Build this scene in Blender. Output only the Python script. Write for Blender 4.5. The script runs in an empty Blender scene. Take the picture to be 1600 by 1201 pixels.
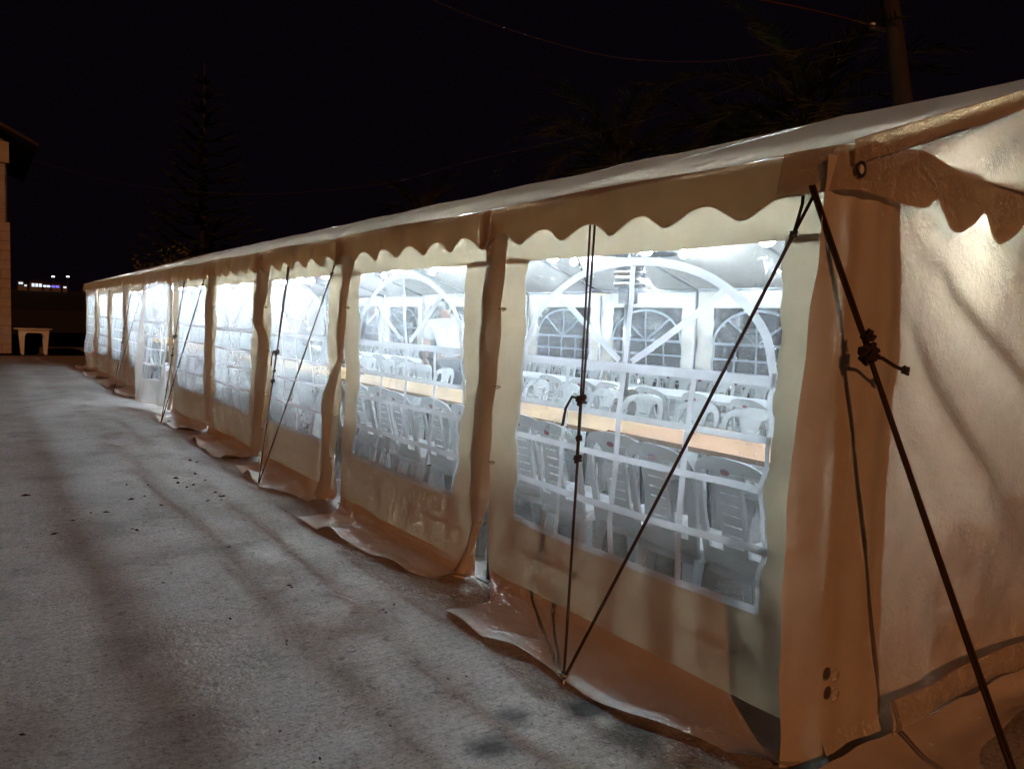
import bpy, bmesh, math, random
from mathutils import Vector, Matrix, noise
random.seed(7)
S = bpy.context.scene
COL = S.collection
R = math.radians

# ------------------------------------------------------------------ camera
CAM = Vector((-2.262, 0.0, 1.346)); FPX = 1220.7
_p, _y, _r = 0.077, 0.6049, 0.036
_F = Vector((math.sin(_y)*math.cos(_p), math.cos(_y)*math.cos(_p), -math.sin(_p)))
_R0 = Vector((math.cos(_y), -math.sin(_y), 0)); _U0 = _R0.cross(_F)
CR = _R0*math.cos(_r) + _U0*math.sin(_r); CU = -_R0*math.sin(_r) + _U0*math.cos(_r)
cd = bpy.data.cameras.new('camera'); cam = bpy.data.objects.new('camera', cd); COL.objects.link(cam)
cd.sensor_width = 36; cd.lens = FPX/1600*36; cd.clip_start = .05; cd.clip_end = 3000
cam.matrix_world = Matrix(((CR.x, CU.x, -_F.x, CAM.x), (CR.y, CU.y, -_F.y, CAM.y), (CR.z, CU.z, -_F.z, CAM.z), (0, 0, 0, 1)))
S.camera = cam
def ray(px, py): return _F + CR*((px-800)/FPX) - CU*((py-600.5)/FPX)
def at(px, py, ax, val):
    v = ray(px, py); return CAM + v*((val-CAM[ax])/v[ax])
def atd(px, py, depth): return CAM + ray(px, py)*depth

# ------------------------------------------------------------------ night sky, the sodium lamp's far warm light, exposure
w = bpy.data.worlds.new('World'); S.world = w; w.use_nodes = True
bg = w.node_tree.nodes['Background']; bg.inputs[0].default_value = (.85, .45, 1.0, 1); bg.inputs[1].default_value = .0018
sl = bpy.data.lights.new('sun', 'SUN'); so = bpy.data.objects.new('sun', sl); COL.objects.link(so)
sl.energy = .46; sl.color = (1, .37, .13); sl.angle = R(.6)
so.rotation_euler = Vector((.40, .86, -.31)).to_track_quat('-Z', 'Y').to_euler()
vs = S.view_settings; vs.view_transform = 'Standard'; vs.look = 'None'; vs.exposure = .4; vs.gamma = 1; vs.use_curve_mapping = False
cy = S.cycles; cy.use_denoising = True; cy.max_bounces = 8; cy.transparent_max_bounces = 24; cy.transmission_bounces = 6
cy.diffuse_bounces = 4; cy.glossy_bounces = 3; cy.caustics_reflective = False; cy.caustics_refractive = False
cy.sample_clamp_indirect = 6

# ------------------------------------------------------------------ materials
def mat(name):
    m = bpy.data.materials.new(name); m.use_nodes = True
    nt = m.node_tree; nt.nodes.clear()
    o = nt.nodes.new('ShaderNodeOutputMaterial')
    def N(t, ins=None, **kw):
        n = nt.nodes.new(t)
        for k, v in kw.items(): setattr(n, k, v)
        for k, v in (ins or {}).items():
            if isinstance(v, bpy.types.NodeSocket): nt.links.new(v, n.inputs[k])
            else: n.inputs[k].default_value = v
        return n
    return m, nt, o, N
def rgb(*c): return (c[0], c[1], c[2], 1)
def coords(N, scale=(1, 1, 1), kind='Object'):
    tc = N('ShaderNodeTexCoord'); mp = N('ShaderNodeMapping', {'Vector': tc.outputs[kind], 'Scale': scale}); return mp.outputs[0]
def nz(N, vec, sc, det=4, rough=.55): return N('ShaderNodeTexNoise', {'Vector': vec, 'Scale': sc, 'Detail': det, 'Roughness': rough})
def ramp(N, fac, stops):
    r = N('ShaderNodeValToRGB', {'Fac': fac}); e = r.color_ramp.elements
    while len(e) < len(stops): e.new(.5)
    for k, (p, c) in enumerate(stops): e[k].position = p; e[k].color = c if len(c) == 4 else (*c, 1)
    return r.outputs[0]
def mixc(N, f, a, b, blend='MIX'):
    n = N('ShaderNodeMix', data_type='RGBA', blend_type=blend)
    for k, v in ((0, f), (6, a), (7, b)):
        if isinstance(v, bpy.types.NodeSocket): n.id_data.links.new(v, n.inputs[k])
        else: n.inputs[k].default_value = v
    return n.outputs[2]
def math_(N, op, a, b=0.0, c=0.0):
    return N('ShaderNodeMath', {0: a, 1: b, 2: c}, operation=op).outputs[0]

def schlick(N):                                          # the same from both sides of a thin sheet
    lw = N('ShaderNodeLayerWeight', {'Blend': .5})
    return math_(N, 'MULTIPLY_ADD', math_(N, 'POWER', lw.outputs['Facing'], 5.0), .8, .035)

def cloth(name, refl, trans, tfac, crinkle=.25, gloss=1.0, rough=.32, glint=.03):
    m, nt, o, N = mat(name); v = coords(N)
    n1 = nz(N, v, 2.2, 5); n2 = nz(N, v, 34, 4, .6); n3 = nz(N, v, 7, 5, .6)
    dirt = ramp(N, n3.outputs[0], [(.35, (.93, .92, .9)), (.65, (1, 1, 1))])
    h = math_(N, 'MULTIPLY_ADD', n2.outputs[0], .25, n3.outputs[0])
    b = N('ShaderNodeBump', {'Height': h, 'Strength': crinkle, 'Distance': .02})
    bg_ = N('ShaderNodeBump', {'Height': h, 'Strength': 1.0, 'Distance': glint})
    d = N('ShaderNodeBsdfDiffuse', {'Color': mixc(N, 1.0, rgb(*refl), dirt, 'MULTIPLY'), 'Normal': b.outputs[0]})
    t = N('ShaderNodeBsdfTranslucent', {'Color': mixc(N, 1.0, rgb(*trans), dirt, 'MULTIPLY')})
    mx = N('ShaderNodeMixShader', {0: tfac, 1: d.outputs[0], 2: t.outputs[0]})
    g = N('ShaderNodeBsdfGlossy', {'Color': rgb(1, 1, 1), 'Roughness': rough, 'Normal': bg_.outputs[0]})
    gf = math_(N, 'MULTIPLY', schlick(N), gloss)
    m2 = N('ShaderNodeMixShader', {0: math_(N, 'MINIMUM', gf, .4), 1: mx.outputs[0], 2: g.outputs[0]})
    nt.links.new(m2.outputs[0], o.inputs[0]); return m

def princ(name, col, rough=.5, metal=0.0, bump=0.0, bscale=40, var=.12, vscale=6, spec=.5, scale=(1, 1, 1)):
    m, nt, o, N = mat(name); v = coords(N, scale)
    n = nz(N, v, vscale, 5); lo = [c*(1-var) for c in col]; hi = [min(1, c*(1+var)) for c in col]
    c = ramp(N, n.outputs[0], [(.3, lo), (.7, hi)])
    p = N('ShaderNodeBsdfPrincipled', {'Base Color': c, 'Roughness': rough, 'Metallic': metal, 'Specular IOR Level': spec})
    if bump:
        b = N('ShaderNodeBump', {'Height': nz(N, v, bscale, 4).outputs[0], 'Strength': bump, 'Distance': .01})
        nt.links.new(b.outputs[0], p.inputs['Normal'])
    nt.links.new(p.outputs[0], o.inputs[0]); return m
def emit(name, col, st):
    m, nt, o, N = mat(name); e = N('ShaderNodeEmission', {'Color': rgb(*col), 'Strength': st}); nt.links.new(e.outputs[0], o.inputs[0]); return m

M = {}
M['cloth'] = cloth('cream tarpaulin', (.76, .72, .64), (.86, .73, .48), .235, crinkle=.12)
M['valance'] = cloth('valance tarpaulin', (.72, .68, .60), (.95, .64, .36), .66, crinkle=.12)
M['skirt'] = cloth('brightened cream skirt tarpaulin', (.84, .79, .74), (.84, .70, .50), .10, crinkle=.15)  # paler copy of the wall cloth, standing in for light on the skirt
M['gable'] = cloth('crinkled cream tarpaulin', (.70, .66, .58), (.84, .70, .50), .145, crinkle=.2, rough=.24, gloss=3.0, glint=.07)
M['gable2'] = cloth('cream gable tarpaulin', (.70, .66, .58), (.84, .70, .50), .125, crinkle=.2, rough=.24, gloss=3.0, glint=.08)
M['crinkled'] = cloth('shiny crinkled valance tarpaulin', (.70, .64, .54), (.92, .66, .36), .42, crinkle=.12, rough=.17, gloss=6.0, glint=.17)
M['roofc'] = cloth('cream roof tarpaulin', (.70, .67, .60), (.82, .68, .50), .155)
M['door'] = cloth('white door tarpaulin', (.70, .70, .68), (.88, .87, .84), .55)
M['tape'] = cloth('white window tape', (.80, .82, .84), (.92, .94, .97), .55, crinkle=.08)
M['steel'] = princ('galvanised steel', (.50, .51, .52), .35, 1.0, var=.2)
M['darksteel'] = princ('dark painted steel', (.05, .05, .055), .45, .3)
M['rope'] = princ('dark brown rope', (.050, .028, .022), .8, bump=.8, bscale=220)
M['plastic'] = princ('white moulded plastic', (.80, .81, .80), .32, var=.04, bump=.05, bscale=90)
def plastic(name, col, tl):
    m, nt, o, N = mat(name); v = coords(N)
    b = N('ShaderNodeBump', {'Height': nz(N, v, 90, 3).outputs[0], 'Strength': .05, 'Distance': .01})
    p = N('ShaderNodeBsdfPrincipled', {'Base Color': rgb(*col), 'Roughness': .32, 'Normal': b.outputs[0]})
    t = N('ShaderNodeBsdfTranslucent', {'Color': rgb(.92, .94, .93)})
    mx = N('ShaderNodeMixShader', {0: tl, 1: p.outputs[0], 2: t.outputs[0]}); nt.links.new(mx.outputs[0], o.inputs[0]); return m
M['chairplastic'] = plastic('thin white chair plastic', (.86, .87, .86), .58)
M['sticker'] = princ('red oval sticker', (.58, .13, .16), .4)
M['stickerb'] = princ('blue sticker top', (.25, .22, .42), .4)
M['whitetop'] = princ('white table top', (.78, .79, .80), .4, var=.05)
M['chrome'] = princ('brushed stainless steel', (.72, .72, .72), .18, 1.0)
M['brass'] = princ('eyelet brass', (.45, .38, .25), .3, 1.0)
M['bark'] = princ('palm bark', (.04, .032, .024), .95, bump=.8, bscale=12, var=.4)
M['palmleaf'] = princ('palm leaflets', (.042, .046, .022), .8, var=.35, vscale=2, spec=.1)
M['pineleaf'] = princ('conifer foliage', (.028, .036, .018), 1.0, var=.4, vscale=2, spec=.05)
M['shrubleaf'] = princ('yellow green leaves', (.16, .17, .03), .5, var=.4, vscale=3)
M['block'] = princ('cast stone blocks', (.48, .42, .35), .85, bump=.6, bscale=18, var=.22, vscale=1.7)
M['mortar'] = princ('mortar', (.22, .19, .16), .95, bump=.4, bscale=30)
M['roof_tile'] = princ('dark roof boards', (.05, .035, .028), .8, var=.3)
M['soil'] = princ('dark soil and dry grass', (.040, .034, .022), .95, bump=.8, bscale=3, var=.5, vscale=1.2)
M['hill'] = princ('night hillside', (.008, .010, .007), 1.0, var=.4, vscale=.02)
M['kerb'] = princ('kerb concrete', (.11, .10, .09), .9, bump=.5, bscale=25)
M['polewood'] = princ('weathered pole timber', (.035, .028, .022), .9, bump=.7, bscale=9, scale=(1, 1, .15), var=.35)
M['cable'] = princ('grey cable', (.06, .05, .048), .7)
M['litcable'] = princ('sodium lit cable', (.09, .04, .025), .6)  # red-brown base colour holds the sodium lamp's warm light on the cable
M['litter'] = princ('dry leaf crumbs', (.030, .022, .016), .9, var=.5)
M['skin'] = princ('skin', (.42, .25, .17), .55)
M['shirt'] = princ('white shirt cotton', (.75, .76, .77), .8, bump=.5, bscale=14, var=.06)
M['trouser'] = princ('dark navy trousers', (.018, .02, .03), .85, bump=.4, bscale=14)
M['hair'] = princ('dark hair', (.015, .011, .009), .6)
M['bag'] = princ('black bag cloth', (.012, .013, .016), .7, bump=.6, bscale=12)
M['bulb'] = emit('lit lamp diffuser', (.80, .925, 1.02), 1000)
M['bulb2'] = emit('weak lamp diffuser', (.80, .925, 1.02), 440)
M['dimlamp'] = emit('dim lamp diffuser', (1.0, .88, .62), .75)
M['farlamp'] = emit('far lamp', (.95, .97, 1.0), 2.4)
M['farwin'] = emit('far lit window', (.75, .88, 1.0), 1.0)
M['farblue'] = emit('far blue light', (.22, .18, 1.0), .9)

def wood(name, a, b):
    m, nt, o, N = mat(name); v = coords(N, (9, .55, 9)); n = nz(N, v, 3.2, 8, .65)
    c = ramp(N, n.outputs[0], [(.3, a), (.52, b), (.75, a)])
    bb = N('ShaderNodeBump', {'Height': n.outputs[0], 'Strength': .15, 'Distance': .01})
    p = N('ShaderNodeBsdfPrincipled', {'Base Color': c, 'Roughness': .8, 'Specular IOR Level': .15, 'Normal': bb.outputs[0]}); nt.links.new(p.outputs[0], o.inputs[0]); return m
M['wood'] = wood('pale pine plank', (.36, .225, .105), (.43, .28, .14))
M['wood2'] = wood('reddish pine plank', (.37, .20, .10), (.44, .245, .125))

def film():
    m, nt, o, N = mat('clear pvc film')
    v = coords(N, (1, 1, 1)); vs_ = coords(N, (1, 2.2, 7))
    # creases and scuffs that scatter more light
    wv = nz(N, vs_, 5.5, 6, .7); warp = nz(N, v, 2.0, 2)
    vv = N('ShaderNodeVectorMath', {0: v, 1: warp.outputs['Color']}, operation='ADD')
    mp = N('ShaderNodeMapping', {'Vector': vv.outputs[0], 'Scale': (1, 9, 26), 'Rotation': (R(38), 0, 0)})
    cr = nz(N, mp.outputs[0], 2.4, 6, .7)
    scr = ramp(N, cr.outputs[0], [(.60, (0, 0, 0)), (.70, (1, 1, 1))])
    patch = ramp(N, nz(N, v, 2.6, 3).outputs[0], [(.42, (0, 0, 0)), (.62, (1, 1, 1))])
    lw = N('ShaderNodeLayerWeight', {'Blend': .5})
    f2 = math_(N, 'POWER', lw.outputs['Facing'], 4.0)
    haze = math_(N, 'MULTIPLY_ADD', f2, 1.25, .09)
    s = math_(N, 'MULTIPLY', math_(N, 'MULTIPLY', scr, patch), .07)
    cl = math_(N, 'MULTIPLY', ramp(N, wv.outputs[0], [(.45, (0, 0, 0)), (.8, (1, 1, 1))]), .03)
    tot = math_(N, 'MINIMUM', math_(N, 'ADD', math_(N, 'ADD', haze, s), cl), .82)
    tr = N('ShaderNodeBsdfTransparent', {'Color': rgb(.90, .945, .965)})
    tl = N('ShaderNodeBsdfTranslucent', {'Color': rgb(.90, .95, .99)})
    mx = N('ShaderNodeMixShader', {0: tot, 1: tr.outputs[0], 2: tl.outputs[0]})
    bp = N('ShaderNodeBump', {'Height': math_(N, 'ADD', cr.outputs[0], nz(N, v, 5, 4).outputs[0]), 'Strength': .5, 'Distance': .02})
    gl = N('ShaderNodeBsdfGlossy', {'Color': rgb(1, 1, 1), 'Roughness': .12, 'Normal': bp.outputs[0]})
    m2 = N('ShaderNodeMixShader', {0: math_(N, 'MINIMUM', schlick(N), .4), 1: mx.outputs[0], 2: gl.outputs[0]})
    bz = N('ShaderNodeBump', {'Height': cr.outputs[0], 'Strength': 1.0, 'Distance': .06})
    rf = N('ShaderNodeBsdfRefraction', {'Color': rgb(1, 1, 1), 'Roughness': .12, 'IOR': 1.12, 'Normal': bz.outputs[0]})
    wide = ramp(N, cr.outputs[0], [(.55, (0, 0, 0)), (.66, (1, 1, 1))])
    m3 = N('ShaderNodeMixShader', {0: math_(N, 'MULTIPLY', math_(N, 'MULTIPLY', wide, patch), .7), 1: m2.outputs[0], 2: rf.outputs[0]})
    nt.links.new(m3.outputs[0], o.inputs[0]); return m
M['film'] = film()

GZ = -.05                                                     # the yard's level
def concrete():
    m, nt, o, N = mat('stained concrete'); v = coords(N)
    big = nz(N, v, .55, 6, .6); mid = nz(N, v, 2.4, 7, .65); fine = nz(N, v, 42, 5, .7); pit = nz(N, v, 16, 4, .6)
    red = nz(N, coords(N, (1.0, .7, 1)), 1.1, 5, .6)
    brush = nz(N, coords(N, (3.5, 34, 1)), 1.6, 5, .65)
    base = ramp(N, big.outputs[0], [(.32, (.44, .415, .37)), (.50, (.58, .555, .51)), (.68, (.68, .655, .61))])
    c = mixc(N, math_(N, 'MULTIPLY', ramp(N, red.outputs[0], [(.50, (0, 0, 0)), (.68, (1, 1, 1))]), .6), base, rgb(.46, .37, .32))
    c = mixc(N, math_(N, 'MULTIPLY', ramp(N, mid.outputs[0], [(.52, (0, 0, 0)), (.74, (1, 1, 1))]), .65), c, rgb(.22, .20, .18))
    c = mixc(N, math_(N, 'MULTIPLY', ramp(N, mid.outputs[0], [(.28, (1, 1, 1)), (.44, (0, 0, 0))]), .5), c, rgb(.62, .60, .56))
    c = mixc(N, math_(N, 'MULTIPLY', ramp(N, brush.outputs[0], [(.35, (1, 1, 1)), (.5, (0, 0, 0))]), .35), c, rgb(.24, .225, .21))
    c = mixc(N, math_(N, 'MULTIPLY', ramp(N, pit.outputs[0], [(.60, (0, 0, 0)), (.68, (1, 1, 1))]), .45), c, rgb(.12, .11, .10))
    c = mixc(N, .55, c, ramp(N, fine.outputs[0], [(.32, (.42, .41, .40)), (.62, (1, 1, 1))]), 'MULTIPLY')
    grit = nz(N, v, 85, 3, .6); grit2 = nz(N, v, 38, 4, .7)
    c = mixc(N, math_(N, 'MULTIPLY', ramp(N, grit.outputs[0], [(.60, (0, 0, 0)), (.65, (1, 1, 1))]), .6), c, rgb(.10, .09, .08))
    c = mixc(N, math_(N, 'MULTIPLY', ramp(N, grit2.outputs[0], [(.63, (0, 0, 0)), (.67, (1, 1, 1))]), .7), c, rgb(.085, .078, .07))
    c = mixc(N, math_(N, 'MULTIPLY', ramp(N, grit.outputs[0], [(.34, (1, 1, 1)), (.40, (0, 0, 0))]), .5), c, rgb(.74, .72, .68))
    vo = N('ShaderNodeTexVoronoi', {'Vector': N('ShaderNodeVectorMath', {0: v, 1: nz(N, v, 1.2, 4).outputs['Color']}, operation='ADD').outputs[0], 'Scale': .42}, feature='DISTANCE_TO_EDGE')
    c = mixc(N, math_(N, 'MULTIPLY', ramp(N, vo.outputs['Distance'], [(.0, (1, 1, 1)), (.004, (0, 0, 0))]), .16), c, rgb(.14, .125, .11))
    geo = N('ShaderNodeNewGeometry')
    for (x, y, r, k) in STAINS:                                # oil and soot blots with ragged edges
        d = N('ShaderNodeVectorMath', {0: geo.outputs['Position'], 1: (x, y, GZ)}, operation='DISTANCE')
        dd = math_(N, 'MULTIPLY_ADD', nz(N, v, 7, 5, .65).outputs[0], r*1.5, math_(N, 'SUBTRACT', d.outputs['Value'], r*.75))
        c = mixc(N, math_(N, 'MULTIPLY', ramp(N, math_(N, 'DIVIDE', dd, r), [(.35, (1, 1, 1)), (1.0, (0, 0, 0))]), k), c, rgb(.035, .036, .034))
    h = math_(N, 'ADD', math_(N, 'MULTIPLY', fine.outputs[0], .5), math_(N, 'ADD', mid.outputs[0], math_(N, 'MULTIPLY', pit.outputs[0], -.5)))
    b = N('ShaderNodeBump', {'Height': h, 'Strength': .55, 'Distance': .02})
    p = N('ShaderNodeBsdfPrincipled', {'Base Color': c, 'Roughness': .82, 'Normal': b.outputs[0], 'Specular IOR Level': .3})
    nt.links.new(p.outputs[0], o.inputs[0]); return m
STAINS = [(*at(915, 1105, 2, GZ).xy, .13, .9), (*at(765, 1165, 2, GZ).xy, .11, .85), (*at(800, 1120, 2, GZ).xy, .09, .7), (*at(975, 1150, 2, GZ).xy, .16, .7)]
M['concrete'] = concrete()

# ------------------------------------------------------------------ builders
def tag(o, label=None, cat=None, group=None, kind=None):
    for k, v in (('label', label), ('category', cat), ('group', group), ('kind', kind)):
        if v: o[k] = v
    return o
def obj(name, data, parent=None, loc=None, rz=0):
    o = bpy.data.objects.new(name, data); COL.objects.link(o)
    if parent: o.parent = parent
    if loc is not None: o.location = loc
    if rz: o.rotation_euler[2] = rz
    return o
def empty(name, loc=(0, 0, 0), rz=0):
    o = obj(name, None, None, loc, rz); o.empty_display_size = .2; return o
def meshdata(name, vs, fs, m, smooth=False):
    me = bpy.data.meshes.new(name); me.from_pydata([tuple(v) for v in vs], [], fs); me.materials.append(m)
    if smooth: me.polygons.foreach_set('use_smooth', [True]*len(me.polygons))
    me.update(); return me
def mk(name, vs, fs, m, parent=None, smooth=False): return obj(name, meshdata(name, vs, fs, m, smooth), parent)
class MB:
    def __init__(s): s.v = []; s.f = []
    def add(s, v, f):
        k = len(s.v); s.v += [Vector(q) for q in v]; s.f += [tuple(i+k for i in q) for q in f]; return s
    def box(s, a, b):
        x0, y0, z0 = a; x1, y1, z1 = b
        return s.add([(x0, y0, z0), (x1, y0, z0), (x1, y1, z0), (x0, y1, z0), (x0, y0, z1), (x1, y0, z1), (x1, y1, z1), (x0, y1, z1)],
                     [(0, 3, 2, 1), (4, 5, 6, 7), (0, 1, 5, 4), (1, 2, 6, 5), (2, 3, 7, 6), (3, 0, 4, 7)])
    def tube(s, pts, r, n=8, cap=True):
        pts = [Vector(p) for p in pts]; rs = r if isinstance(r, (list, tuple)) else [r]*len(pts); vs = []; prev = None
        for i, p in enumerate(pts):
            t = (pts[min(i+1, len(pts)-1)]-pts[max(i-1, 0)]).normalized()
            if prev is None: u = t.orthogonal().normalized()
            else:
                u = prev - t*prev.dot(t); u = u.normalized() if u.length > 1e-6 else t.orthogonal().normalized()
            prev = u; w_ = t.cross(u)
            vs += [p + (u*math.cos(2*math.pi*k/n)+w_*math.sin(2*math.pi*k/n))*rs[i] for k in range(n)]
        fs = [(i*n+k, i*n+(k+1) % n, (i+1)*n+(k+1) % n, (i+1)*n+k) for i in range(len(pts)-1) for k in range(n)]
        if cap: fs += [tuple(range(n-1, -1, -1)), tuple(range((len(pts)-1)*n, len(pts)*n))]
        return s.add(vs, fs)
    def lathe(s, prof, c=(0, 0, 0), n=20):
        c = Vector(c); vs = [c+Vector((r*math.cos(2*math.pi*k/n), r*math.sin(2*math.pi*k/n), z)) for r, z in prof for k in range(n)]
        fs = [(i*n+k, i*n+(k+1) % n, (i+1)*n+(k+1) % n, (i+1)*n+k) for i in range(len(prof)-1) for k in range(n)]
        return s.add(vs, fs)
    def data(s, name, m, smooth=False): return meshdata(name, s.v, s.f, m, smooth)
    def build(s, name, m, parent=None, smooth=False): return obj(name, s.data(name, m, smooth), parent)
def fbm(x, y=0., z=0., sc=1.): return noise.fractal(Vector((x*sc, y*sc, z*sc)), 1.0, 2.0, 3)
def lerp(a, b, t): return a+(b-a)*t
def interp(tbl, z):
    if z <= tbl[0][0]: return tbl[0][1:]
    for a, b in zip(tbl, tbl[1:]):
        if z <= b[0]:
            t = (z-a[0])/(b[0]-a[0]); return [lerp(p, q, t) for p, q in zip(a[1:], b[1:])]
    return tbl[-1][1:]
def linsp(a, b, n): return [lerp(a, b, i/n) for i in range(n+1)]

# ------------------------------------------------------------------ the setting
Y0, NB, W = 1.485, 10, 6.0
def post_y(n): return Y0 + 2*n
YE = post_y(NB)
vs, fs = [], []
def sheet(name, x0, x1, y0, y1, z, m, kind='structure', nx=1, ny=1, zf=None):
    vs = [(x, y, z + (zf(x, y) if zf else 0)) for y in linsp(y0, y1, ny) for x in linsp(x0, x1, nx)]
    fs = [(j*(nx+1)+i, j*(nx+1)+i+1, (j+1)*(nx+1)+i+1, (j+1)*(nx+1)+i) for j in range(ny) for i in range(nx)]
    return tag(mk(name, vs, fs, m), kind=kind)
sheet('ground', -1500, 1500, -300, 1500, GZ-.10, M['soil'])
tag(MB().box((-16, -14, GZ-.14), (7.6, 26.2, GZ)).build('concrete_yard', M['concrete']), kind='structure')
tag(MB().box((-1.2, 29.2, GZ-.14), (14, 29.45, GZ+.12)).build('kerb', M['kerb']), kind='structure')
def hillz(x, y): return 19*math.exp(-((y-880)/190)**2)*(.75+.25*math.sin(x*.006+1)) + 3*fbm(x, y, 0, .01)
sheet('hillside', -700, 900, 420, 1300, GZ-.12, M['hill'], nx=50, ny=34, zf=hillz)

# ------------------------------------------------------------------ the marquee
tent = tag(empty('marquee_tent', (0, 0, 0)), 'long cream party marquee with scalloped valance and arched clear windows', 'tent')
ZE, ZR = 1.93, 2.94                                           # eave and ridge
WZ0, WZ1, ML = .36, 1.66, .285
def wobble(n, y, z, side):
    fr = (y-post_y(n))/2; e = math.sin(math.pi*min(1, max(0, fr)))
    a = .030*e*math.sin(3.1*z+1.7*n+side)+.035*e*fbm(y*.9+3*side, z*.8, n*1.7)
    a += .010*fbm(y*3+7*side, z*3.5, n)
    a += .008*(1-e)*math.sin(z*9+n*2)
    d = min(abs(fr), abs(1-fr))
    a += .012*math.exp(-((d-.11)/.05)**2)*math.sin(z*17+n)    # puckered window edge
    return a
def edge_wave(n, y, z):
    y0, y1 = (WIN[n] if n in WIN else (post_y(n)+ML, post_y(n+1)-ML))
    s = math.exp(-((y-y0)/.06)**2)+math.exp(-((y-y1)/.06)**2)
    return s*(.006*math.sin(z*19+n*1.3)+.006*math.sin(z*41+n))
WIN = {0: (1.69, 3.19)}
def gap(n, z, tbl):
    return interp(tbl, z)[0]
GAPS = {1: [(0, .055), (.25, .05), (.45, .015), (.7, .004), (2, .004)], 2: [(0, .05), (.3, .06), (.45, .02), (.6, .05), (.95, .04), (1.1, .004), (2, .004)],
        3: [(0, .02), (.3, .03), (.5, .004), (2, .004)], 4: [(0, .02), (.28, .05), (.5, .01), (1.2, .03), (1.4, .004), (2, .004)]}
def wall_panel(n, side):
    near = side == 0
    sg = -1 if near else 1; X0 = 0 if near else W
    ya, yb = post_y(n), post_y(n+1)
    w0, w1 = WIN.get(n, (ya+ML, yb-ML))
    door = near and n == 5
    def P(y, z, off=0.0):
        yy = y + edge_wave(n, y, z)
        x = wobble(n, y, z, side)
        if near:
            if abs(y-ya) < .12: yy += (1-abs(y-ya)/.12)*gap(n, z, GAPS.get(n, [(0, .01), (2, .004)]))
            if abs(y-yb) < .12: yy -= (1-abs(y-yb)/.12)*gap(n+1, z, GAPS.get(n+1, [(0, .01), (2, .004)]))
            if n == 9: x += .16*math.exp(-((z-.45)/.4)**2)*math.sin(math.pi*(y-ya)/2)
            if n in (1, 2, 3): x += .03*math.exp(-((z-.25)/.25)**2)
        if door:                                             # the unlaced panel swung out at its foot
            t = max(0, 1-z/1.80); fr = (y-ya)/2; b0 = at(259, 641, 2, GZ+.03); b1 = at(207, 632, 2, GZ+.03); k = t**.9
            bx_, by_ = lerp(b0.x, b1.x, fr), lerp(b0.y, b1.y, fr)
            x = lerp(x+.02, -bx_, k)+.05*math.sin(6*y+2*z)*k; yy = lerp(yy, by_, k)
        return Vector((X0+sg*(x+off), yy, z))
    par = obj('wall_panel', None)
    ys = sorted(set([round(a, 4) for a in linsp(ya, w0, 6)+linsp(w0, w1, 34)+linsp(w1, yb, 6)]))
    zs = sorted(set([round(a, 4) for a in linsp(.03, WZ0, 9)+linsp(WZ0, WZ1, 34)+linsp(WZ1, 1.9, 6)]))
    mcl = M['door'] if door else M['cloth']
    idx = {}; v = []; f = []
    for j, z in enumerate(zs):
        for i, y in enumerate(ys): idx[i, j] = len(v); v.append(P(y, z))
    for j in range(len(zs)-1):
        for i in range(len(ys)-1):
            cyy = (ys[i]+ys[i+1])/2; czz = (zs[j]+zs[j+1])/2
            if w0 < cyy < w1 and WZ0 < czz < WZ1: continue
            f.append((idx[i, j], idx[i+1, j], idx[i+1, j+1], idx[i, j+1]))
    par = mk('wall_panel', v, f, mcl, tent, True)
    # the window film
    v = []; f = []; yw = linsp(w0-.02, w1+.02, 24); zw = linsp(WZ0-.02, WZ1+.02, 24)
    for z in zw:
        for y in yw: v.append(P(y, z, -.004))
    f = [(j*25+i, j*25+i+1, (j+1)*25+i+1, (j+1)*25+i) for j in range(24) for i in range(24)]
    mk('window_pane', v, f, M['film'], par, True)
    # white tape bars
    bars = []
    def strip(pts, wd, off=.004):
        v = []; pts = [Vector(p) for p in pts]
        for i, p in enumerate(pts):
            t = (pts[min(i+1, len(pts)-1)]-pts[max(i-1, 0)]).normalized(); q = Vector((-t.y, t.x))*wd/2
            v += [P(p.x-q.x, p.y-q.y, off), P(p.x+q.x, p.y+q.y, off)]
        k = len(pts); bars.append((v, [(2*i, 2*i+1, 2*i+3, 2*i+2) for i in range(k-1)]))
    yc = (w0+w1)/2; rw = (w1-w0)/2; zh = 1.18
    def seg(a, b, wd, k=16, off=.004): strip([(lerp(a[0], b[0], i/k), lerp(a[1], b[1], i/k)) for i in range(k+1)], wd, off)
    for z, wd in ((1.18, .038), (.975, .027), (.80, .027), (.585, .029)): seg((w0, z), (w1, z), wd, 26)
    seg((w0, WZ0+.01), (w1, WZ0+.01), .030, 26, .005)
    lv = [(WZ0+.026, .5695), (.6005, .7855), (.8145, .9605), (.9895, 1.160)]
    for q in (.25, .5, .75):
        for za, zb in lv: seg((w0+(w1-w0)*q, za), (w0+(w1-w0)*q, zb), .029 if q != .5 else .031, 6, .004)
    seg((yc, zh+.020), (yc, 1.606), .028, 12, .004)
    strip([(yc-rw*.985*math.cos(a), zh+.445*math.sin(a)) for a in linsp(.045, math.pi-.045, 30)], .034, .004)
    for a in (math.pi*.26, math.pi*.74):
        d_ = Vector((-rw*.985*math.cos(a), .445*math.sin(a))); L_ = d_.length; u_ = d_/L_
        seg((yc+u_.x*.045, zh+.004+u_.y*.045), (yc+u_.x*(L_-.019), zh+u_.y*(L_-.019)), .029, 14, .004)
    seg((w0+.008, WZ0), (w0+.008, zh+.03), .018, 26, .008); seg((w1-.008, WZ0), (w1-.008, zh+.03), .018, 26, .008)
    if near and n < 4:
        for v, f in bars: mk('window_bar', v, f, M['tape'], par, True)
    else:
        mb = MB()
        for v, f in bars: mb.add(v, f)
        mb.build('window_lattice', M['tape'], par, True)
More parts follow.
